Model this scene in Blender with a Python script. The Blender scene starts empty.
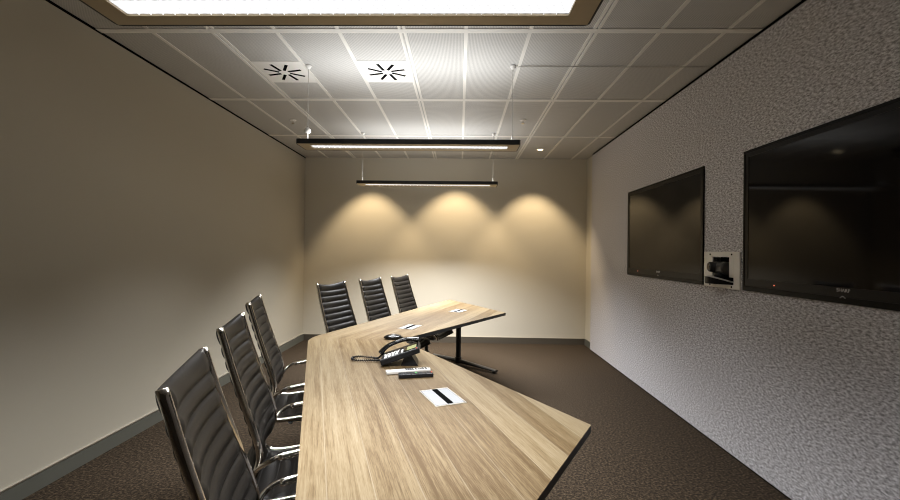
import bpy, bmesh, math, random
from mathutils import Vector, Matrix
random.seed(7)
sc = bpy.context.scene
C = bpy.data.collections.new('meeting_room'); sc.collection.children.link(C)
PI = math.pi

# ------------------------------------------------------------------ camera
def cam_basis(yaw, pitch, roll):
    cy, sy, cp, sp, cr, sr = math.cos(yaw), math.sin(yaw), math.cos(pitch), math.sin(pitch), math.cos(roll), math.sin(roll)
    fwd = Vector((-sy*cp, cy*cp, sp)); right = Vector((cy, sy, 0)); up = right.cross(fwd)
    return cr*right + sr*up, -sr*right + cr*up, fwd
r_, u_, f_ = cam_basis(0.0226, 0.0041, 0.012)
cd = bpy.data.cameras.new('camera'); cam = bpy.data.objects.new('camera', cd); C.objects.link(cam)
m = Matrix.Identity(4)
for i in range(3):
    m[i][0], m[i][1], m[i][2] = r_[i], u_[i], -f_[i]
m[0][3], m[1][3], m[2][3] = 0, 0, 1.33
cam.matrix_world = m
cd.sensor_width = 36; cd.lens = 422.432/900*36; cd.clip_start = 0.02
sc.camera = cam

# ------------------------------------------------------------------ materials
def mat(name, col, rough=.5, metal=0, spec=.5):
    mt = bpy.data.materials.new(name); mt.use_nodes = True
    b = mt.node_tree.nodes['Principled BSDF']
    b.inputs['Base Color'].default_value = (*col, 1)
    b.inputs['Roughness'].default_value = rough
    b.inputs['Metallic'].default_value = metal
    b.inputs['Specular IOR Level'].default_value = spec
    return mt
def N(mt, t, **kw):
    n = mt.node_tree.nodes.new(t)
    for k, v in kw.items():
        if k in n.inputs: n.inputs[k].default_value = v
        else: setattr(n, k, v)
    return n
def L(mt, a, b): mt.node_tree.links.new(a, b)
def bsdf(mt): return mt.node_tree.nodes['Principled BSDF']
def ramp(mt, pts):
    r = mt.node_tree.nodes.new('ShaderNodeValToRGB'); e = r.color_ramp.elements
    e[0].position, e[0].color = pts[0][0], (*pts[0][1], 1)
    e[1].position, e[1].color = pts[-1][0], (*pts[-1][1], 1)
    for p, c in pts[1:-1]:
        q = e.new(p); q.color = (*c, 1)
    return r
def bump(mt, h, strength=.3, dist=.005):
    b = N(mt, 'ShaderNodeBump'); b.inputs['Strength'].default_value = strength; b.inputs['Distance'].default_value = dist
    L(mt, h, b.inputs['Height']); L(mt, b.outputs['Normal'], bsdf(mt).inputs['Normal'])
def speckled(name, pts, scale, rough=.9, bs=.4, bd=.004, detail=3, stretch=None, spec=.2, big=None):
    mt = mat(name, pts[0][1], rough, 0, spec)
    tc = N(mt, 'ShaderNodeTexCoord'); src = tc.outputs['Object']
    if stretch:
        mp = N(mt, 'ShaderNodeMapping'); mp.inputs['Scale'].default_value = stretch; mp.inputs['Rotation'].default_value = (.5, 0, 0)
        L(mt, src, mp.inputs['Vector']); src = mp.outputs['Vector']
    nz = N(mt, 'ShaderNodeTexNoise'); nz.inputs['Scale'].default_value = scale; nz.inputs['Detail'].default_value = detail
    nz.inputs['Roughness'].default_value = .7
    L(mt, src, nz.inputs['Vector'])
    r = ramp(mt, pts); L(mt, nz.outputs['Fac'], r.inputs['Fac'])
    out = r.outputs['Color']
    L(mt, out, bsdf(mt).inputs['Base Color']); bump(mt, nz.outputs['Fac'], bs, bd)
    return mt

def painted(name, col, rough=.75):
    mt = mat(name, col, rough, 0, .3)
    tc = N(mt, 'ShaderNodeTexCoord')
    nz = N(mt, 'ShaderNodeTexNoise'); nz.inputs['Scale'].default_value = 220; nz.inputs['Detail'].default_value = 2
    L(mt, tc.outputs['Object'], nz.inputs['Vector']); bump(mt, nz.outputs['Fac'], .08, .002)
    return mt
M = {}
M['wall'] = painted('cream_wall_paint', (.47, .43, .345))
M['wall_lit'] = painted('cream_wall_paint_lit', (.62, .575, .475))  # cream paint with extra light on the far walls put into its colour
M['carpet'] = speckled('brown_carpet', [(.36, (.010, .0072, .0048)), (.5, (.036, .0245, .0145)), (.64, (.110, .078, .048))], 70, .95, .6, .006, 4)
M['felt'] = speckled('grey_marled_felt', [(.36, (.24, .232, .238)), (.5, (.58, .565, .59)), (.64, (.90, .89, .92))], 85, .95, .5, .004, 4, (1, .55, 1.25))
M['skirting'] = mat('grey_green_skirting', (.15, .15, .125), .45, .3)
M['alu'] = mat('brushed_aluminium', (.75, .74, .70), .3, 1)
M['gap'] = mat('black_shadow_gap', (.004, .004, .004), .9, 0, 0)
M['grid'] = painted('ceiling_grid_white', (.80, .78, .73), .5)
M['chrome'] = mat('chrome', (.78, .74, .68), .14, 1)
M['black_metal'] = mat('black_powder_coat', (.012, .012, .012), .4)
M['black_plastic'] = mat('black_plastic', (.008, .008, .009), .35, 0, .25)
M['black_gloss'] = mat('black_gloss_plastic', (.006, .006, .006), .08)
M['charcoal'] = mat('charcoal_plastic', (.03, .03, .032), .4)
M['camera_grey'] = mat('camera_grey', (.09, .085, .08), .35)
M['white_plastic'] = mat('white_plastic', (.52, .50, .46), .35)
M['white_metal'] = mat('white_painted_metal', (.86, .84, .80), .4)
M['silver'] = mat('silver_plate', (.24, .245, .25), .6, 0, .15)
M['champagne'] = mat('champagne_lamp_plate', (.48, .40, .27), .45, .25)
M['grey_key'] = mat('light_grey_keys', (.7, .7, .68), .5)
M['lcd'] = mat('phone_display', (.26, .27, .13), .25)
M['green'] = mat('green_button', (.10, .45, .12), .4)
M['red'] = mat('red_button', (.55, .06, .04), .4)
M['text'] = mat('logo_silver', (.6, .6, .6), .4)
M['glass'] = mat('dark_lens_glass', (.02, .012, .008), .05)
M['port'] = mat('port_plate_grey', (.60, .63, .66), .35, .2)
M['cable'] = mat('grey_flex', (.42, .40, .36), .6)
def emis(name, col, s):
    mt = bpy.data.materials.new(name); mt.use_nodes = True; nt = mt.node_tree
    b = nt.nodes['Principled BSDF']; b.inputs['Base Color'].default_value = (.8, .8, .8, 1)
    b.inputs['Emission Color'].default_value = (*col, 1); b.inputs['Emission Strength'].default_value = s
    return mt
M['diffuser'] = emis('lit_diffuser', (1, .98, .95), 10.0)
dm = M['diffuser']
tc = N(dm, 'ShaderNodeTexCoord'); mp = N(dm, 'ShaderNodeMapping'); mp.inputs['Rotation'].default_value = (0, 0, .5); L(dm, tc.outputs['Object'], mp.inputs['Vector'])
wv = N(dm, 'ShaderNodeTexWave'); wv.inputs['Scale'].default_value = 14; wv.inputs['Distortion'].default_value = .6; L(dm, mp.outputs['Vector'], wv.inputs['Vector'])
wv2 = N(dm, 'ShaderNodeTexWave'); wv2.bands_direction = 'Y'; wv2.inputs['Scale'].default_value = 22; L(dm, tc.outputs['Object'], wv2.inputs['Vector'])
ad = N(dm, 'ShaderNodeMath', operation='ADD'); L(dm, wv.outputs['Fac'], ad.inputs[0]); L(dm, wv2.outputs['Fac'], ad.inputs[1])
ma = N(dm, 'ShaderNodeMath', operation='MULTIPLY_ADD'); ma.inputs[1].default_value = .42; ma.inputs[2].default_value = .80; L(dm, ad.outputs[0], ma.inputs[0])
L(dm, ma.outputs[0], bsdf(dm).inputs['Emission Strength']); bsdf(dm).inputs['Emission Color'].default_value = (.97, .98, 1, 1)
bsdf(dm).inputs['Base Color'].default_value = (.3, .3, .3, 1)
M['louvre'] = emis('louvre_white', (.97, .98, 1), .72)
M['uplight'] = emis('lit_top_diffuser', (1, .97, .92), 1.2)
M['spot_lens'] = emis('lit_spot_lens', (1, .80, .5), 14)
M['led'] = emis('standby_led', (1, .12, .03), 1.5)

# screen: dark glossy panel
M['tv_black'] = mat('television_frame_black', (.003, .003, .003), .35, 0, .1)
M['tv_bezel'] = mat('television_bezel', (.010, .009, .009), .35, 0, .15)
M['screen'] = mat('dark_glossy_screen', (.005, .004, .004), .06, 0, .17)
# leather
lm = mat('black_leather', (.008, .007, .006), .42, 0, .16); M['leather'] = lm
tc = N(lm, 'ShaderNodeTexCoord'); nz = N(lm, 'ShaderNodeTexNoise'); nz.inputs['Scale'].default_value = 260
L(lm, tc.outputs['Object'], nz.inputs['Vector']); bump(lm, nz.outputs['Fac'], .15, .001)

# ceiling tiles: fine perforation, white metal
ct = mat('perforated_ceiling_tile', (.5, .5, .47), .55, 0, .3); M['tile'] = ct
tc = N(ct, 'ShaderNodeTexCoord')
vo = N(ct, 'ShaderNodeTexVoronoi'); vo.inputs['Scale'].default_value = 105; vo.inputs['Randomness'].default_value = 0
vo.voronoi_dimensions = '2D'
L(ct, tc.outputs['Object'], vo.inputs['Vector'])
rp = ramp(ct, [(.24, (.26, .255, .245)), (.34, (.60, .59, .565))]); L(ct, vo.outputs['Distance'], rp.inputs['Fac'])
L(ct, rp.outputs['Color'], bsdf(ct).inputs['Base Color'])

# oak laminate: grain along local Y, planks across local X
def oak():
    mt = mat('oak_laminate', (.6, .45, .28), .42, 0, .4)
    tc = N(mt, 'ShaderNodeTexCoord'); sep = N(mt, 'ShaderNodeSeparateXYZ'); L(mt, tc.outputs['Object'], sep.inputs[0])
    # plank index -> random tone
    mul = N(mt, 'ShaderNodeMath', operation='MULTIPLY'); mul.inputs[1].default_value = 1/0.116; L(mt, sep.outputs['X'], mul.inputs[0])
    fl = N(mt, 'ShaderNodeMath', operation='FLOOR'); L(mt, mul.outputs[0], fl.inputs[0])
    wn = N(mt, 'ShaderNodeTexWhiteNoise'); wn.noise_dimensions = '1D'; L(mt, fl.outputs[0], wn.inputs['W'])
    # stretched grain with per plank offset
    com = N(mt, 'ShaderNodeCombineXYZ'); L(mt, sep.outputs['X'], com.inputs['X']); L(mt, sep.outputs['Y'], com.inputs['Y'])
    off = N(mt, 'ShaderNodeMath', operation='MULTIPLY'); off.inputs[1].default_value = 13; L(mt, wn.outputs['Value'], off.inputs[0]); L(mt, off.outputs[0], com.inputs['Z'])
    def noise(sx, sy, det, rough=.6, dist=0):
        mp = N(mt, 'ShaderNodeMapping'); mp.inputs['Scale'].default_value = (sx, sy, 1); L(mt, com.outputs[0], mp.inputs['Vector'])
        n = N(mt, 'ShaderNodeTexNoise'); n.inputs['Scale'].default_value = 1; n.inputs['Detail'].default_value = det; n.inputs['Roughness'].default_value = rough
        n.inputs['Distortion'].default_value = dist
        L(mt, mp.outputs[0], n.inputs['Vector']); return n
    g1 = noise(34, 1.3, 4, .6, .6); g2 = noise(210, 6, 3, .75); g3 = noise(520, 30, 2, .6)
    def lin(a, k, b):
        x = N(mt, 'ShaderNodeMath', operation='MULTIPLY_ADD'); L(mt, a, x.inputs[0]); x.inputs[1].default_value = k
        if isinstance(b, float): x.inputs[2].default_value = b
        else: L(mt, b, x.inputs[2])
        return x.outputs[0]
    v = lin(g1.outputs['Fac'], .60, lin(g2.outputs['Fac'], .75, lin(g3.outputs['Fac'], .40, lin(wn.outputs['Value'],   .36, -.555))))
    r = ramp(mt, [(.26, (.074, .044, .017)), (.42, (.128, .089, .044)), (.56, (.172, .129, .071)), (.80, (.225, .180, .115))])
    L(mt, v, r.inputs['Fac'])
    # thin pale line at plank borders
    fr = N(mt, 'ShaderNodeMath', operation='FRACT'); L(mt, mul.outputs[0], fr.inputs[0])
    lt = N(mt, 'ShaderNodeMath', operation='LESS_THAN'); lt.inputs[1].default_value = .022; L(mt, fr.outputs[0], lt.inputs[0])
    sc_ = N(mt, 'ShaderNodeMath', operation='MULTIPLY'); sc_.inputs[1].default_value = .4; L(mt, lt.outputs[0], sc_.inputs[0])
    mx = N(mt, 'ShaderNodeMix', data_type='RGBA'); L(mt, sc_.outputs[0], mx.inputs['Factor']); L(mt, r.outputs['Color'], mx.inputs['A'])
    mx.inputs['B'].default_value = (.27, .235, .175, 1)
    L(mt, mx.outputs['Result'], bsdf(mt).inputs['Base Color'])
    bump(mt, g2.outputs['Fac'], .08, .001)
    return mt
M['oak'] = oak()

# ------------------------------------------------------------------ mesh helpers
def link_mesh(name, bm, material, parent=None, smooth=False, bevel=0, loc=None, rot=None):
    me = bpy.data.meshes.new(name)
    bmesh.ops.recalc_face_normals(bm, faces=bm.faces[:])
    bm.to_mesh(me); bm.free()
    mats = material if isinstance(material, (list, tuple)) else [material]
    for x in mats: me.materials.append(x)
    o = bpy.data.objects.new(name, me); C.objects.link(o)
    if parent: o.parent = parent
    if loc: o.location = loc
    if rot: o.rotation_euler = rot
    if smooth:
        for p in me.polygons: p.use_smooth = True
    if bevel:
        b = o.modifiers.new('bevel', 'BEVEL'); b.width = bevel; b.segments = 2; b.limit_method = 'ANGLE'
        b.angle_limit = .6
    return o
def box(bm, x0, x1, y0, y1, z0, z1, mi=0, mtx=None):
    vs = [bm.verts.new((x, y, z)) for z in (z0, z1) for y in (y0, y1) for x in (x0, x1)]
    if mtx:
        for v in vs: v.co = mtx @ v.co
    for f in ((0, 1, 3, 2), (4, 6, 7, 5), (0, 4, 5, 1), (2, 3, 7, 6), (0, 2, 6, 4), (1, 5, 7, 3)):
        fc = bm.faces.new([vs[i] for i in f]); fc.material_index = mi
    return vs
def bbox(*a, **k):
    bm = bmesh.new(); box(bm, *a, **k); return bm
def prism(bm, pts, z0, z1, mi=0):
    lo = [bm.verts.new((p[0], p[1], z0)) for p in pts]; hi = [bm.verts.new((p[0], p[1], z1)) for p in pts]
    n = len(pts)
    a = bm.faces.new(hi); b = bm.faces.new(lo[::-1]); a.material_index = b.material_index = mi
    for i in range(n):
        f = bm.faces.new((lo[i], lo[(i+1) % n], hi[(i+1) % n], hi[i])); f.material_index = mi
def catmull(pts, n=6):
    P = [Vector(p) for p in pts]; out = []
    Q = [2*P[0]-P[1]] + P + [2*P[-1]-P[-2]]
    for i in range(1, len(Q)-2):
        for k in range(n):
            t = k/n; a, b, c, d = Q[i-1], Q[i], Q[i+1], Q[i+2]
            out.append(.5*((2*b) + (-a+c)*t + (2*a-5*b+4*c-d)*t*t + (-a+3*b-3*c+d)*t**3))
    out.append(P[-1]); return out
def tube(bm, path, ra, rb=None, side=None, seg=12, cap=True):
    """sweep an ellipse: ra along 'side' axis, rb across it; ra/rb numbers or lists"""
    P = [Vector(p) for p in path]; rings = []
    prev = None
    for i, p in enumerate(P):
        t = (P[min(i+1, len(P)-1)] - P[max(i-1, 0)]).normalized()
        if side is not None: s = Vector(side)
        elif prev is not None: s = prev
        else: s = Vector((0, 0, 1)) if abs(t.z) < .9 else Vector((1, 0, 0))
        s = (s - t*s.dot(t)).normalized(); prev = s
        q = t.cross(s)
        a = ra[i] if isinstance(ra, (list, tuple)) else ra
        b = (rb[i] if isinstance(rb, (list, tuple)) else rb) if rb is not None else a
        rings.append([bm.verts.new(p + s*a*math.cos(2*PI*k/seg) + q*b*math.sin(2*PI*k/seg)) for k in range(seg)])
    for r0, r1 in zip(rings, rings[1:]):
        for k in range(seg): bm.faces.new((r0[k], r0[(k+1) % seg], r1[(k+1) % seg], r1[k]))
    if cap:
        bm.faces.new(rings[0]); bm.faces.new(rings[-1])
def lathe(bm, prof, cx=0, cy=0, cz=0, seg=24, mi=0):
    rings = [[bm.verts.new((cx+r*math.cos(2*PI*k/seg), cy+r*math.sin(2*PI*k/seg), cz+z)) for k in range(seg)] for r, z in prof]
    for a, b in zip(rings, rings[1:]):
        for k in range(seg):
            f = bm.faces.new((a[k], a[(k+1) % seg], b[(k+1) % seg], b[k])); f.material_index = mi
    for r in (rings[0], rings[-1]):
        try: bm.faces.new(r).material_index = mi
        except ValueError: pass
def T(path, ra, **k):
    bm = bmesh.new(); tube(bm, path, ra, **k); return bm
def LT(prof, **k):
    bm = bmesh.new(); lathe(bm, prof, **k); return bm
def tag(o, label, cat, group=None):
    o['label'] = label; o['category'] = cat
    if group: o['group'] = group
    return o
def empty(name, loc, rz=0):
    o = bpy.data.objects.new(name, None); C.objects.link(o); o.location = loc; o.rotation_euler = (0, 0, rz)
    o.empty_display_size = .1; return o
def struct(name, bm, mt, **k):
    o = link_mesh(name, bm, mt, **k); o['kind'] = 'structure'; return o
def copy_tree(o, parent=None):
    c = o.copy(); C.objects.link(c)
    if parent: c.parent = parent
    for ch in [x for x in C.objects if x.parent == o]: copy_tree(ch, c)
    return c

# ------------------------------------------------------------------ room shell
XL, XW, XP, YB, YN, H = -2.294, 1.842, 1.812, 6.195, -1.7, 2.70
YP = 5.86
struct('floor', bbox(XL-.1, XW+.2, YN-.1, YB+.1, -.1, 0), M['carpet'])
struct('ceiling', bbox(XL-.1, XW+.2, YN-.1, YB+.1, H, H+.1), M['tile'])
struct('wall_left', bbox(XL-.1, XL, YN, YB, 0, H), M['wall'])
struct('wall_back', bbox(XL-.1, XW+.1, YB, YB+.1, 0, H), M['wall_lit'])
struct('wall_right', bbox(XW, XW+.1, YP, YB, 0, H), M['wall_lit'])
M['dark_rear'] = mat('rear_bounce_absorber', (.07, .06, .05), .6)  # unseen rear wall; dark tone added to cut bounced light
struct('wall_front', bbox(XL-.1, XW+.2, YN-.1, YN, 0, H), M['dark_rear'])
# felt clad panel wall in front of the right wall (small gaps at floor and ceiling)
TVY, TVZ, TVW, TVH = (3.872, 2.024), 1.108, .704, .880     # television centres, lower edge, half width, height
XR2 = XW+.10
bm = bmesh.new()
zl, zh = .012, H-.024
z0_, z1_ = TVZ+.006, TVZ+TVH-.006
box(bm, XP, XR2, YN, YP, zl, z0_); box(bm, XP, XR2, YN, YP, z1_, zh)
e_ = [YN, TVY[1]-TVW+.006, TVY[1]+TVW-.006, TVY[0]-TVW+.006, TVY[0]+TVW-.006, YP]
for q in (0, 4): box(bm, XP, XR2, e_[q], e_[q+1], z0_, z1_)
# strip between the televisions with the camera niche
box(bm, XP, XR2, e_[2], 2.812, z0_, z1_); box(bm, XP, XR2, 3.100, e_[3], z0_, z1_)
box(bm, XP, XR2, 2.812, 3.100, 1.317, z1_); box(bm, XP, XR2, 2.812, 3.100, z0_, 1.131)
for q in (1, 3): box(bm, XP+.045, XR2, e_[q], e_[q+1], z0_, z1_)
box(bm, XP+.09, XR2, 2.812, 3.100, 1.131, 1.317)
struct('wall_panel', bm, M['felt'])
bm = bmesh.new()
box(bm, XP+.006, XR2, YN, YP-.006, 0, .012); box(bm, XP+.006, XR2, YN, YP-.006, H-.024, H)
struct('trim_1', bm, M['gap'])
struct('trim_2', bbox(XL, XL+.004, YN, YB, H-.015, H), M['gap'])
# skirting
def skirt(name, x0, x1, y0, y1, lip):
    struct(name, bbox(x0, x1, y0, y1, 0, .094), M['skirting'])
struct('baseboard_left', bbox(XL, XL+.010, YN, YB, 0, .093), M['skirting'])
struct('trim_3', bbox(XL, XL+.012, YN, YB, .093, .100), M['alu'])
M['skirting_dark'] = mat('brown_skirting', (.10, .085, .065), .5, .2)
struct('baseboard_back', bbox(XL+.012, XW, YB-.010, YB, 0, .088), M['skirting_dark'])
struct('trim_4', bbox(XL+.012, XW, YB-.012, YB, .088, .094), M['wall'])
struct('baseboard_right', bbox(XW-.012, XW, YP, YB-.012, 0, .090), M['skirting'])
# ceiling grid
W_, OFF, Z0, D_ = .397, -1.960, 2.607, 1.193
bm = bmesh.new()
k0 = 0
for k in range(-1, 10):
    x = OFF + W_*k
    if not (XL+.03 < x < XP-.03): continue
    if k % 3 == 1:
        box(bm, x-.024, x-.006, YN, YB, H-.005, H); box(bm, x+.006, x+.024, YN, YB, H-.005, H)
    else:
        box(bm, x-.012, x+.012, YN, YB, H-.004, H)
for j in range(-4, 4):
    y = Z0 + D_*j
    if YN < y < YB-.05: box(bm, XL, XP, y-.024, y+.024, H-.0055, H)
struct('trim_5', bm, M['grid'])

# ------------------------------------------------------------------ conference table
ZT = .72
V = dict(out=(-1.040, 2.905), inn=(-.405, 2.905), endN=(-.182, .410), tipN=(.475, 1.516), endF=(-.120, 5.400), tipF=(.475, 4.294))
def fillet(a, v, b, r, n=8):
    a, v, b = Vector(a), Vector(v), Vector(b)
    d1 = (a-v).normalized(); d2 = (b-v).normalized()
    ang = d1.angle(d2); t = r/math.tan(ang/2)
    p1, p2 = v+d1*t, v+d2*t
    c = v + (d1+d2).normalized()*(r/math.sin(ang/2))
    a1 = math.atan2(*(p1-c).yx); a2 = math.atan2(*(p2-c).yx)
    da = (a2-a1+PI) % (2*PI) - PI
    return [(c.x+r*math.cos(a1+da*i/n), c.y+r*math.sin(a1+da*i/n)) for i in range(n+1)]
fo = fillet(V['endN'], V['out'], V['endF'], .34)          # ordered near -> far
fi = fillet(V['tipN'], V['inn'], V['tipF'], .22)
mid = lambda f: f[len(f)//2]
nearP = [V['endN']] + fo[:len(fo)//2+1] + [p for p in fi[:len(fi)//2+1]][::-1] + [V['tipN']]
farP = [V['endF']] + fo[len(fo)//2:][::-1] + fi[len(fi)//2:] + [V['tipF']]
tbl = empty('conference_table', (-.35, 2.905, 0))
tag(tbl, 'large V-shaped light oak conference table on black T-shaped legs', 'table')
O = Vector((-.35, 2.905, 0))
def wing(name, poly, ang):
    # local frame turned so grain runs along its outer edge
    c, s = math.cos(-ang), math.sin(-ang)
    pts = [((x-O.x)*c-(y-O.y)*s, (x-O.x)*s+(y-O.y)*c) for x, y in poly]
    bm = bmesh.new(); prism(bm, pts, ZT-.004, ZT)
    return link_mesh(name, bm, M['oak'], tbl, rot=(0, 0, ang))
angN = math.atan2(1.040-.182, 2.905-.410)                  # outer edge of near wing leans left going away
wn_ = wing('table_top', nearP, angN); wn_['label'] = 'near half of the oak top'
wf_ = wing('table_top', farP, -angN); wf_['label'] = 'far half of the oak top'
outline = [V['endN']] + fo + [V['endF'], V['tipF']] + fi[::-1] + [V['tipN']]
bm = bmesh.new(); prism(bm, [(x-O.x, y-O.y) for x, y in outline], ZT-.028, ZT-.004)
e = link_mesh('table_edge', bm, M['black_metal'], tbl); e['label'] = 'black edge band and underside'
def tleg(cx, cy, p0, p1, foot=True):
    bm = bmesh.new(); tube(bm, [(cx-O.x, cy-O.y, .03), (cx-O.x, cy-O.y, ZT-.028)], .030, seg=20)
    link_mesh('leg', bm, M['black_metal'], tbl, smooth=False)
    a, b = Vector((p0[0]-O.x, p0[1]-O.y, 0)), Vector((p1[0]-O.x, p1[1]-O.y, 0)); c = Vector((cx-O.x, cy-O.y, 0))
    bm = bmesh.new()
    up = Vector((0, 0, 1))
    tube(bm, [a+up*.028, c+up*.046, b+up*.028], [.012, .026, .012], [.026, .032, .026], side=(0, 0, 1), seg=12)
    lathe(bm, [(.038, .02), (.042, .05), (.038, .09)], c.x, c.y)
    for q in (a.lerp(c, .06), b.lerp(c, .06)): lathe(bm, [(.022, 0), (.022, .02)], q.x, q.y, seg=14)
    link_mesh('foot', bm, M['black_metal'], tbl, smooth=False)
    bm = bmesh.new(); d = (b-a).normalized(); ang = math.atan2(d.y, d.x)
    box(bm, -.26, .26, -.025, .025, ZT-.036, ZT-.028, mtx=Matrix.Translation(c) @ Matrix.Rotation(ang, 4, 'Z'))
    link_mesh('support_bracket', bm, M['black_metal'], tbl)
tleg(0, 5.0, (-.31, 5.34), (.42, 4.64))
tleg(0, .81, (-.31, .47), (.42, 1.17))
tleg(-.70, 2.905, (-1.0, 2.905), (-.45, 2.905))
# flush cable ports
def port(quad_center, ax, ay, w, d):
    cx, cy = quad_center; ang = math.atan2(ay, ax)
    mt = Matrix.Translation((cx-O.x, cy-O.y, 0)) @ Matrix.Rotation(ang, 4, 'Z')
    bm = bmesh.new(); box(bm, -w/2, w/2, -d/2, d/2, ZT-.002, ZT+.0022, mtx=mt)
    fr = link_mesh('cable_port', bm, M['alu'], tbl); fr['label'] = 'flush silver power and data hatch'
    bm = bmesh.new(); box(bm, -w/2+.009, w/2-.009, -d/2+.006, d/2-.006, ZT+.001, ZT+.0030, mtx=mt)
    link_mesh('lid', bm, M['silver'], fr)
    bm = bmesh.new(); box(bm, -w*.44, w*.44, -.012, .012, ZT+.002, ZT+.0050, mtx=mt)
    link_mesh('brush_slot', bm, M['gap'], fr)
port((-.066, 1.776), .073, -.160, .205, .135)
port((-.388, 3.394), .063, .186, .205, .125)
port((-.005, 4.362), .075, .170, .205, .13)

# ------------------------------------------------------------------ high back chair
def make_chair():
    root = empty('office_chair', (0, 0, 0))
    hw = .192
    def wid(z): return hw + .022*min(1, max(0, (1.0-z)/.5))
    prof = [(-.360, 1.045), (-.318, .90), (-.272, .76), (-.232, .64), (-.219, .575), (-.232, .515), (-.262, .465), (-.255, .425), (-.205, .405), (-.10, .408), (.06, .420), (.17, .425), (.215, .412), (.238, .375)]
    C2 = catmull([(0, a, b) for a, b in prof], 8)
    # cumulative length resample
    def resample(P, n):
        d = [0]
        for a, b in zip(P, P[1:]): d.append(d[-1]+(b-a).length)
        out = []
        for i in range(n+1):
            t = d[-1]*i/n; j = 0
            while j < len(d)-2 and d[j+1] < t: j += 1
            out.append(P[j].lerp(P[j+1], (t-d[j])/(d[j+1]-d[j]+1e-9)))
        return out, d[-1]
    split = min(range(len(C2)), key=lambda i: (C2[i].y+.262)**2+(C2[i].z-.455)**2)
    def sling(P, pitch, first, name, sag0=1.0):
        n = max(2, int(round((sum((b-a).length for a, b in zip(P, P[1:])))/.0046)))
        Q, ln = resample(P, n)
        nu = 16; bm = bmesh.new(); front = []; back = []
        for i, q in enumerate(Q):
            t = (Q[min(i+1, n)]-Q[max(i-1, 0)]).normalized(); nrm = Vector((0, -t.z, t.y))  # facing the sitter
            if nrm.y < 0 and abs(t.z) > .5: nrm = -nrm
            if abs(t.z) <= .5 and nrm.z < 0: nrm = -nrm
            s = ln*i/n
            ph = 0 if s < first else ((s-first) % pitch)/pitch
            rib = (math.sin(PI*min(1, s/first)) if s < first else abs(math.sin(PI*ph)))
            rib = (rib**.45)*.015
            rf, rb_ = [], []
            for k in range(nu+1):
                u = -1+2*k/nu
                sag = .024*(1-u*u)
                drop = .016*(1-u*u)*max(0, 1-s/.10)*sag0
                p = Vector((u*(wid(q.z)-.004), q.y, q.z-drop))
                p -= nrm*sag
                edge = min(1, (1-abs(u))/.10)**.5
                rf.append(bm.verts.new(p+nrm*(rib*edge+.001))); rb_.append(bm.verts.new(p-nrm*(.010+rib*edge*.6)))
            front.append(rf); back.append(rb_)
        for g, in ((front,), (back,)):
            for a, b in zip(g, g[1:]):
                for k in range(nu): bm.faces.new((a[k], a[k+1], b[k+1], b[k]))
        for k in (0, nu):
            for i in range(n): bm.faces.new((front[i][k], front[i+1][k], back[i+1][k], back[i][k]))
        for i in (0, n):
            for k in range(nu): bm.faces.new((front[i][k], front[i][k+1], back[i][k+1], back[i][k]))
        return link_mesh(name, bm, M['leather'], root, smooth=True)
    sling(C2[:split+1], .052, .068, 'backrest')
    sling(C2[split:], .060, .05, 'seat', 0)
    for s in (-1, 1):
        path = [Vector((s*wid(p.z), p.y, p.z)) for p in C2]
        bm = bmesh.new()
        rr = [.010]*len(path); rr[0] = .008
        tube(bm, path, rr, [.0125]*len(path), side=(1, 0, 0), seg=14)
        link_mesh('side_rail', bm, M['chrome'], root, smooth=True)
        # arm loop
        xo = s*(hw+.066)
        arm = catmull([(s*(hw+.024), -.232, .525), (xo, -.190, .570), (xo, -.12, .596), (xo, .06, .606), (xo, .16, .602), (xo, .215, .565), (xo, .205, .50), (xo, .14, .45), (s*(hw+.030), .08, .423)], 7)
        a_ = link_mesh('armrest', T(arm, .0075, rb=.009, side=(1, 0, 0), seg=12), M['chrome'], root, smooth=True)
        pad = catmull([(xo, -.150, .586), (xo, -.05, .602), (xo, .06, .607), (xo, .15, .603)], 6)
        link_mesh('arm_sleeve', T(pad, .012, rb=.0125, side=(1, 0, 0), seg=14), M['chrome'], a_, smooth=True)
    # crossbars under seat and behind back
    bm = bmesh.new()
    for y, z in ((-.14, .372), (.10, .385)): tube(bm, [(-hw-.02, y, z+.022), (-hw+.02, y, z), (hw-.02, y, z), (hw+.02, y, z+.022)], .012)
    box(bm, -.07, .07, -.15, .12, .335, .372)
    link_mesh('seat_mechanism', bm, M['black_metal'], root)
    bm = bmesh.new(); tube(bm, [(.06, .02, .352), (.17, .02, .350), (.21, .02, .345)], .006)
    link_mesh('height_lever', bm, M['black_plastic'], root)
    bm = bmesh.new(); lathe(bm, [(.020, .34), (.020, .20), (.028, .20), (.028, .095)], seg=20)
    link_mesh('gas_column', bm, M['black_metal'], root)
    for k in range(5):
        a = PI/2 + .25 + 2*PI*k/5; d = Vector((math.cos(a), math.sin(a), 0)); up = Vector((0, 0, 1))
        sp = link_mesh('base_spoke', T([d*.015+up*.115, d*.12+up*.105, d*.275+up*.078], [.020, .016, .011], rb=[.024, .019, .014], side=(0, 0, 1)), M['black_metal'], root)
        bm = bmesh.new(); c = d*.275; side = Vector((-d.y, d.x, 0))
        for q in (-1, 1):
            ct_ = c + side*q*.014 + up*.027
            tube(bm, [ct_-side*.010, ct_+side*.010], .027, seg=18)
        tube(bm, [c+up*.03, c+up*.075], .007, seg=8)
        link_mesh('castor', bm, M['black_plastic'], sp)
    return root
chair0 = make_chair()
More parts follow.
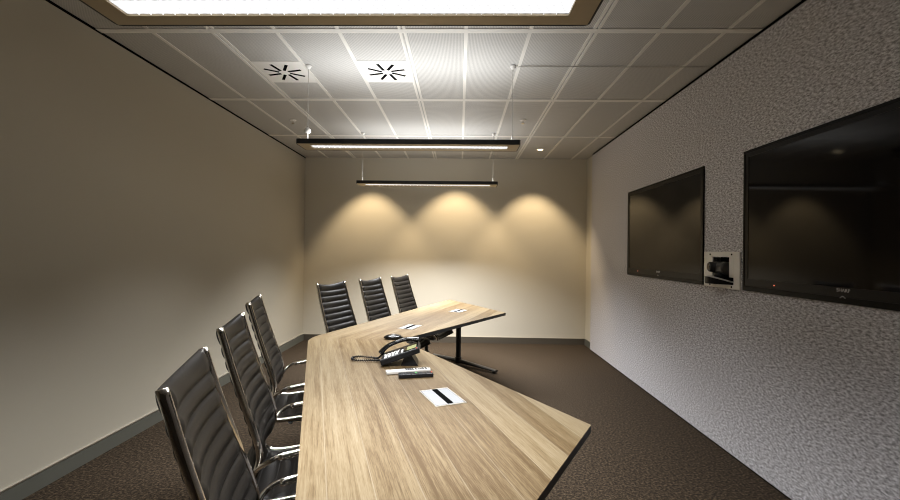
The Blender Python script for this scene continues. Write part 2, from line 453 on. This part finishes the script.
spots = [
    ((-.667, 1.022), (.935, .354), 'high-backed black ribbed office chair nearest the camera, largest on the left side'),
    ((-.916, 1.685), (.955, .297), 'black ribbed office chair, middle one of the row beside the left wall'),
    ((-1.190, 2.430), (.952, .305), 'black ribbed office chair, farthest one of the row beside the left wall'),
    ((-1.150, 3.770), (.935, -.354), 'black ribbed office chair behind far half of table, nearest the room corner'),
    ((-.925, 4.365), (.935, -.354), 'black ribbed office chair, middle of the three behind the far half of table'),
    ((-.703, 4.960), (.935, -.354), 'brownish-lit black ribbed office chair, rightmost of three behind far half of table'),
]
for i, ((x, y), (fx, fy), lab) in enumerate(spots):
    o = chair0 if i == 0 else copy_tree(chair0)
    o.location = (x+.36*fx, y+.36*fy, 0); o.rotation_euler = (0, 0, math.atan2(-fx, fy))
    tag(o, lab, 'chair', 'black ribbed office chairs around the table')

# ------------------------------------------------------------------ pendant lamps
def make_lamp():
    root = empty('pendant_lamp', (0, 0, 0))
    hl, hd = .805, .105; zb = 2.093; zt = 2.128
    # housing: black rim
    bm = bmesh.new()
    def rr(hx, hy, r, n=6):
        out = []
        for cx, cy, a0 in ((hx-r, hy-r, 0), (-hx+r, hy-r, PI/2), (-hx+r, -hy+r, PI), (hx-r, -hy+r, 1.5*PI)):
            for i in range(n+1): a = a0+PI/2*i/n; out.append((cx+r*math.cos(a), cy+r*math.sin(a)))
        return out
    o1, i1 = rr(hl, hd, .02), rr(hl-.006, hd-.006, .015)
    n = len(o1)
    vs = [[bm.verts.new((p[0], p[1], z)) for p in ring] for ring, z in ((o1, zb), (o1, zt), (i1, zt), (i1, zb+.001))]
    for a in range(4):
        A, B = vs[a], vs[(a+1) % 4]
        for k in range(n): bm.faces.new((A[k], A[(k+1) % n], B[(k+1) % n], B[k]))
    link_mesh('rim', bm, M['black_metal'], root)
    # underside plate with opening
    lx, ly = .722, .043
    def ringplate(z0, z1):
        bm = bmesh.new(); X = hl-.007; Y = hd-.007
        box(bm, -X, X, ly, Y, z0, z1); box(bm, -X, X, -Y, -ly, z0, z1)
        box(bm, lx, X, -ly, ly, z0, z1); box(bm, -X, -lx, -ly, ly, z0, z1); return bm
    link_mesh('underside_plate', ringplate(zb+.0005, zb+.006), M['champagne'], root)
    link_mesh('top_plate', ringplate(zt-.008, zt-.002), M['white_metal'], root)
    # reflector housing sides
    link_mesh('diffuser', bbox(-lx, lx, -ly, ly, zb+.008, zb+.010), M['diffuser'], root)
    bm = bmesh.new()
    nf = 36
    for i in range(1, nf):
        x = -lx+2*lx*i/nf; box(bm, x-.0007, x+.0007, -ly, ly, zb+.003, zb+.0075)
    link_mesh('louvre', bm, M['louvre'], root)
    link_mesh('top_diffuser', bbox(-lx, lx, -ly, ly, zt-.006, zt-.003), M['uplight'], root)
    for s in (-1, 1):
        x = s*.755
        cb = link_mesh('suspension_cable', T([(x, 0, zt-.004), (x, 0, H-.012)], .0021, seg=8), M['cable'], root)
        link_mesh('cable_grip', LT([(.006, zt-.002), (.009, zt+.004), (.005, zt+.02), (.005, zt+.05), (.002, zt+.055)], cx=x, seg=14), M['white_metal'], cb, smooth=False)
        link_mesh('ceiling_rose', LT([(.006, H-.030), (.014, H-.024), (.022, H-.008), (.022, H-.004)], cx=x, seg=18), M['white_metal'], cb)
    return root
lamp = make_lamp()
LY = [1.320, 3.100, 4.870]
labs = ['linear pendant lamp nearest the camera, widest, cut by the top edge of the photo',
        'linear pendant lamp with black rim, middle one of three in the row',
        'linear pendant lamp farthest away, thin black bar before the back wall']
for i, y in enumerate(LY):
    o = lamp if i == 0 else copy_tree(lamp)
    if i == 1: mid_lamp = o
    o.location = (-.380, y, 0); tag(o, labs[i], 'lamp', 'linear pendant lamps over the table')
    for nm, z, e_, rx in (('lamp_downlight', 2.093-.0005, (44, 46, 92)[i], 0), ('lamp_uplight', 2.1285, (8.5, 8, 9)[i], PI)):
        ld = bpy.data.lights.new(nm, 'AREA'); ld.shape = 'RECTANGLE'; ld.size = 1.44; ld.size_y = .085
        ld.color = (.97, .98, 1) if rx == 0 else (.96, .98, 1)
        ld.energy = e_
        ld.spread = math.radians(114 if rx == 0 else (155, 155, 175)[i])
        lo = bpy.data.objects.new(nm, ld); C.objects.link(lo); lo.location = (-.380, y, z); lo.rotation_euler = (rx, 0, 0)
# white ball on the middle lamp's left cable
bm = bmesh.new(); lathe(bm, [(.004, -.030), (.007, -.022)] + [(.025*math.cos(a*PI/10-PI/2), .025*math.sin(a*PI/10-PI/2)) for a in range(2, 10)] + [(.003, .022)], seg=18)
o = link_mesh('cable_cover', bm, M['white_plastic'], mid_lamp, smooth=True, loc=(-.755, 0, 2.214))
o['label'] = 'small white ball on the left cable'
# thin power flex on the ceiling from the middle lamp's rose to the right wall
P = [(.40, 3.100, H-.010), (.8, 3.098, H-.008), (1.3, 3.102, H-.008), (XP-.01, 3.098, H-.008)]
o = link_mesh('power_flex', T(catmull(P, 5), .0025, seg=8), M['cable'])
tag(o, 'thin grey flex running across ceiling from middle lamp to right wall', 'cable')

# ------------------------------------------------------------------ air vents
def make_vent(n=8, a0=.30):
    root = empty('air_vent', (0, 0, 0))
    link_mesh('vent_plate', bbox(-.186, .186, -.19, .19, H-.003, H+.002), M['white_metal'], root)
    for k in range(n):
        a = a0+2*PI*k/n
        mt = Matrix.Rotation(a, 4, 'Z') @ Matrix.Translation((.093, .012, 0)) @ Matrix.Rotation(.22, 4, 'Z')
        link_mesh('slot', bbox(-.055, .055, -.011, .011, H-.0045, H-.002, mtx=mt), M['gap'], root)
    return root
v = make_vent(); v.location = (-1.365, 3.225, 0)
tag(v, 'square white ceiling air vent with star of black slots, left one', 'air vent', 'swirl air vents in the ceiling')
v2 = copy_tree(v); v2.location = (-.571, 3.215, 0)
v2.rotation_euler = (0, 0, 0)
tag(v2, 'square white ceiling air vent with star of black slots, right one', 'air vent', 'swirl air vents in the ceiling')

# ------------------------------------------------------------------ downlights
def make_down():
    root = empty('downlight', (0, 0, 0))
    bm = bmesh.new(); lathe(bm, [(.052, H-.001), (.050, H-.005), (.036, H-.004), (.034, H-.001)], seg=28)
    link_mesh('trim_ring', LT([(.034, H-.0015), (.036, H-.005), (.050, H-.005), (.052, H-.001)], seg=28), M['white_metal'], root); bm.free()
    link_mesh('lens', LT([(.0005, H-.0062), (.020, H-.0060), (.028, H-.0052)], seg=24), M['spot_lens'], root)
    return root
dl = make_down()
DX = [(-1.30, 'left'), (-.065, 'middle'), (1.055, 'right')]
for i, (x, w) in enumerate(DX):
    o = dl if i == 0 else copy_tree(dl)
    o.location = (x, 5.62, 0)
    tag(o, f'small round recessed ceiling downlight near the back wall, {w} one', 'downlight', 'recessed downlights near the back wall')
    ld = bpy.data.lights.new('downlight_beam', 'SPOT'); ld.energy = (78, 84, 78)[i]; ld.color = (1, .77, .48); ld.spot_size = math.radians((78, 83, 78)[i]); ld.spot_blend = .55
    ld.shadow_soft_size = .025
    lo = bpy.data.objects.new('downlight_beam', ld); C.objects.link(lo); lo.location = (x, 5.62, H-.035)
    lo.rotation_euler = (math.radians(13), 0, 0)
def sprinkler(x, y, label):
    root = empty('sprinkler_head', (x, y, 0)); tag(root, label, 'sprinkler', 'ceiling sprinkler heads')
    link_mesh('escutcheon', LT([(.034, H-.001), (.032, H-.006), (.012, H-.010), (.010, H-.012)], seg=22), M['white_metal'], root)
    link_mesh('deflector', LT([(.006, H-.010), (.006, H-.034), (.017, H-.035), (.017, H-.038)], seg=16), M['chrome'], root)
sprinkler(.639, 4.375, 'small chrome sprinkler head on the ceiling right of middle lamp')
sprinkler(-1.773, 4.413, 'small chrome sprinkler head on the ceiling near the left wall')

# ------------------------------------------------------------------ televisions
def make_tv():
    root = empty('television', (0, 0, 0))          # origin: wall side bottom centre, faces -X
    w, h = TVW, TVH
    def frame(x0, x1, yo, z0, z1, ti, bi, tt):
        bm = bmesh.new()
        box(bm, x0, x1, -yo, yo, z1-tt, z1); box(bm, x0, x1, -yo, yo, z0, z0+bi)
        box(bm, x0, x1, -yo, -yo+ti, z0+bi, z1-tt); box(bm, x0, x1, yo-ti, yo, z0+bi, z1-tt); return bm
    link_mesh('casing', bbox(-.038, 0, -w+.010, w-.010, .010, h-.010), M['black_plastic'], root)
    link_mesh('outer_frame', frame(-.046, -.0355, w, 0, h, .016, .030, .018), M['tv_black'], root, bevel=.002)
    link_mesh('inner_bezel', frame(-.043, -.034, w-.016, .030, h-.018, .026, .046, .024), M['tv_bezel'], root)
    link_mesh('screen', bbox(-.0400, -.036, -w+.042, w-.042, .076, h-.042), M['screen'], root)
    link_mesh('standby_light', bbox(-.0468, -.044, .431, .438, .048, .054), M['led'], root)
    for nm, body, z, sz in (('brand_lettering', 'SHARP', .064, .024),):
        cu = bpy.data.curves.new(nm, 'FONT'); cu.body = body; cu.size = sz; cu.extrude = .0004; cu.align_x = 'CENTER'
        tmp = bpy.data.objects.new('t', cu); C.objects.link(tmp)
        dg = bpy.context.evaluated_depsgraph_get(); me = bpy.data.meshes.new_from_object(tmp.evaluated_get(dg))
        bpy.data.objects.remove(tmp)
        me.materials.append(M['text']); o = bpy.data.objects.new(nm, me); C.objects.link(o); o.parent = root
        # faces -X, reads left to right from the room
        o.matrix_local = Matrix(((0, 0, -1, -.0442), (-1, 0, 0, 0), (0, 1, 0, .0545), (0, 0, 0, 1)))
    bm = bmesh.new()
    for s in (-1, 1): tube(bm, [(-.0468, 0, .036), (-.0468, s*.014, .026)], .0013, seg=6)
    link_mesh('power_mark', bm, M['text'], root)
    return root
tv = make_tv(); tv.location = (XP+.034, TVY[0], TVZ)
tag(tv, 'wall-mounted black flat television, smaller-looking one nearer the back wall', 'television', 'televisions on the felt wall')
tv2 = copy_tree(tv); tv2.location = (XP+.034, TVY[1], TVZ)
tag(tv2, 'large black flat television on felt wall, cut by right edge of photo', 'television', 'televisions on the felt wall')

# ------------------------------------------------------------------ video camera in wall plate
root = empty('video_camera', (XP-.001, 2.956, 1.105)); tag(root, 'black video conference camera in square white wall plate between the televisions', 'camera')
# plate with stepped opening; local y: -near .. +far ; x negative = into the room
px0, px1 = -.010, 0
y0, y1, zt_ = -.198, .196, .247
bm = bmesh.new()
box(bm, px0, px1, y0, y1, .212, zt_); box(bm, px0, px1, y0, y1, 0, .026)
box(bm, px0, px1, y0, -.138, .026, .212); box(bm, px0, px1, .150, y1, .026, .212)
box(bm, px0, px1, -.138, -.092, .076, .212); box(bm, px0, px1, .092, .150, .076, .212)
link_mesh('wall_plate', bm, M['white_metal'], root, bevel=.001)
bm = bmesh.new(); box(bm, .075, .088, -.138, .138, .030, .208); link_mesh('recess_back', bm, M['gap'], root)
bm = bmesh.new()
for y in (-.12, .12):
    for z in (.014, .229): tube(bm, [(-.0125, y, z), (-.009, y, z)], .006, seg=12)
link_mesh('screw', bm, M['gap'], root)
# base: curved plinth
bm = bmesh.new()
arc = [(.01-.115*math.sin(PI*i/14), .135-.27*i/14) for i in range(15)]
lo = arc + [(-.006, -.138), (-.006, .150)]
prism(bm, arc, .028, .040)
for v_ in bm.verts:
    if v_.co.z > .035: v_.co.z += .040*max(0, math.sin(PI*(v_.co.y+.135)/.27))
link_mesh('camera_base', bm, M['black_plastic'], root, bevel=.003)
bm = bmesh.new(); tube(bm, [(a-.001, b,   .041+.040*math.sin(PI*i/14)) for i, (a, b) in enumerate(arc)], .005, seg=8)
link_mesh('base_strip', bm, M['alu'], root)
bm = bmesh.new(); lathe(bm, [(.042, .052), (.045, .085), (.040, .10)], -.005, 0, seg=20)
link_mesh('camera_pedestal', bm, M['black_plastic'], root)
bm = bmesh.new()
tube(bm, [(.0, -.062, .135), (.0, -.055, .135), (.0, .055, .135), (.0, .062, .135)], [.034, .044, .044, .034], seg=22)
cb_ = link_mesh('camera_head', bm, M['camera_grey'], root)
bm = bmesh.new(); tube(bm, [(-.01, .028, .138), (-.062, .040, .142), (-.068, .041, .142)], [.036, .034, .029], seg=24)
hd_ = link_mesh('lens_barrel', bm, M['charcoal'], root)
bm = bmesh.new(); tube(bm, [(-.067, .041, .142), (-.070, .0415, .142)], [.021, .018], seg=20)
link_mesh('lens', bm, M['glass'], hd_)

# ------------------------------------------------------------------ desk phone
ph = empty('desk_phone', (-.310, 2.300, ZT)); tag(ph, 'black desk telephone with white keys standing on the table', 'telephone')
ph.rotation_euler = (0, 0, math.radians(4))
# local: +x = top of phone (right in photo), +y = handset side, tilted face
tilt = math.radians(19)
F = Matrix.Translation((-.105, 0, .022)) @ Matrix.Rotation(-tilt, 4, 'Y')
def pb(x0, x1, y0, y1, z0, z1): return bbox(x0, x1, y0, y1, z0, z1, mtx=F)
body = link_mesh('phone_body', pb(0, .215, -.085, .085, -.018, .012), M['black_plastic'], ph, bevel=.006)
bm = bmesh.new()
prism(bm, [(.0, .001), (.092, .001), (.058, .056), (.018, .044)], -.06, .06)
for v_ in bm.verts: v_.co = Vector((v_.co.x+.0, v_.co.z, v_.co.y))
link_mesh('phone_stand', bm, M['black_plastic'], ph)
link_mesh('display_surround', pb(.135, .210, -.075, .020, .011, .0145), M['black_gloss'], ph)
link_mesh('display', pb(.150, .202, -.066, .010, .014, .0155), M['lcd'], ph)
bm = bmesh.new()
for i in range(4):
    for j in range(3):
        x, y = .030+i*.021, -.062+j*.024
        box(bm, x-.0068, x+.0068, y-.009, y+.009, .011, .0155, mtx=F)
link_mesh('keypad', bm, M['grey_key'], ph, bevel=.001)
bm = bmesh.new()
for i in range(5): box(bm, .020+i*.02-.005, .020+i*.02+.005, .008, .016, .011, .0145, mtx=F)
box(bm, .118, .127, -.07, .0, .011, .0145, mtx=F)
link_mesh('function_key_row', bm, M['grey_key'], ph)
link_mesh('red_key', pb(.200, .208, -.082, -.077, .011, .015), M['red'], ph)
hp = [(-.004, .060, .022), (.012, .060, .034), (.05, .064, .047), (.11, .066, .051), (.165, .064, .045), (.200, .060, .032), (.214, .060, .024)]
hp = catmull([F @ Vector(p) for p in hp], 5)
nn = len(hp)
ra = [.015+.009*(abs(2*i/(nn-1)-1)**3) for i in range(nn)]
hs = link_mesh('handset', T(hp, [r*.75 for r in ra], rb=[r*1.15 for r in ra], side=F.to_3x3() @ Vector((0, 0, 1)), seg=16), M['black_gloss'], ph, smooth=True)
# coiled cord loop
base = catmull([F @ Vector((0, .060, .012)), (-.135, .050, .014), (-.175, .085, .010), (-.235, .110, .009), (-.275, .090, .009), (-.272, .045, .009), (-.225, .020, .009), (-.165, .020, .010), (-.125, .010, .012), F @ Vector((0, -.02, -.004))], 26)
coil = []
for i, p in enumerate(base):
    t = (base[min(i+1, len(base)-1)]-base[max(i-1, 0)]).normalized(); s = Vector((0, 0, 1)); s = (s-t*s.dot(t)).normalized(); q = t.cross(s)
    a = i*1.25; coil.append(p+(s*math.cos(a)+q*math.sin(a))*.0042)
link_mesh('coiled_cord', T(coil, .0030, seg=6), M['black_plastic'], ph, smooth=True)

# microphone behind phone
mc = empty('table_microphone', (-.452, 2.925, ZT)); tag(mc, 'small glossy black table microphone lying behind the desk telephone', 'microphone'); mc.rotation_euler = (0, 0, .1)
bm = bmesh.new()
pr = [(.010, .002), (.034, .003), (.040, .010), (.036, .020), (.024, .029), (.008, .033), (.001, .0335)]
lathe(bm, pr, seg=26)
for v_ in bm.verts: v_.co.x *= 1.7
link_mesh('microphone_body', bm, M['black_gloss'], mc, smooth=True)
bm = bmesh.new(); lathe(bm, [(.013, .0325), (.012, .035), (.001, .036)], seg=16)
link_mesh('mute_button', bm, M['alu'], mc)
link_mesh('microphone_cable', T(catmull([(.05, 0, .012), (.085, -.012, .006), (.12, -.06, .004), (.15, -.16, .004), (.17, -.30, .004), (.14, -.44, .004), (.15, -.545, .004)], 6), .003, seg=6), M['black_plastic'], mc, smooth=True)

# remotes
def remote(name, label, c, ang, ln, wd, th, bodym, keys, keym, power):
    r = empty(name, (c[0], c[1], ZT), ang); tag(r, label, 'remote control')
    link_mesh('remote_body', bbox(-ln/2, ln/2, -wd/2, wd/2, .0005, th), bodym, r, bevel=.004)
    bm = bmesh.new()
    for x in keys:
        for j in (-1, 0, 1):
            if random.random() < .9: box(bm, ln*x-.0045, ln*x+.0045, j*wd*.27-.0035, j*wd*.27+.0035, th-.0005, th+.0015)
    link_mesh('button_block', bm, keym, r)
    link_mesh('power_button', bbox(ln*.44, ln*.47, -.004, .004, th-.0005, th+.0018), M[power], r)
    return r
remote('remote_control', 'slim white remote control with dark buttons lying beside the telephone', (-.250, 2.122), math.radians(18), .225, .042, .016, M['white_plastic'],
       [-.05, 0, .05, .10, .17, .23, .28, .33, .40], M['charcoal'], 'charcoal')
r2 = remote('remote_control', 'short black remote control lying in front of the white one', (-.205, 2.050), math.radians(13), .168, .044, .020, M['black_plastic'],
       [-.4, -.33, -.25, -.15, -.05, .05, .15, .28, .36], M['charcoal'], 'red')
link_mesh('green_button', bbox(-.004, .006, -.004, .004, .0195, .0222), M['green'], r2)

# ------------------------------------------------------------------ world and view
w = bpy.data.worlds.new('world'); sc.world = w; w.use_nodes = True
w.node_tree.nodes['Background'].inputs['Color'].default_value = (.9, .85, .78, 1)
w.node_tree.nodes['Background'].inputs['Strength'].default_value = .0
vs = sc.view_settings
vs.view_transform = 'Standard'; vs.look = 'None'; vs.exposure = 0; vs.gamma = 1; vs.use_curve_mapping = False
sc.cycles.max_bounces = 8; sc.cycles.diffuse_bounces = 5; sc.cycles.glossy_bounces = 4
sc.cycles.use_denoising = True; sc.cycles.filter_width = 1.1
sc.cycles.sample_clamp_indirect = 8
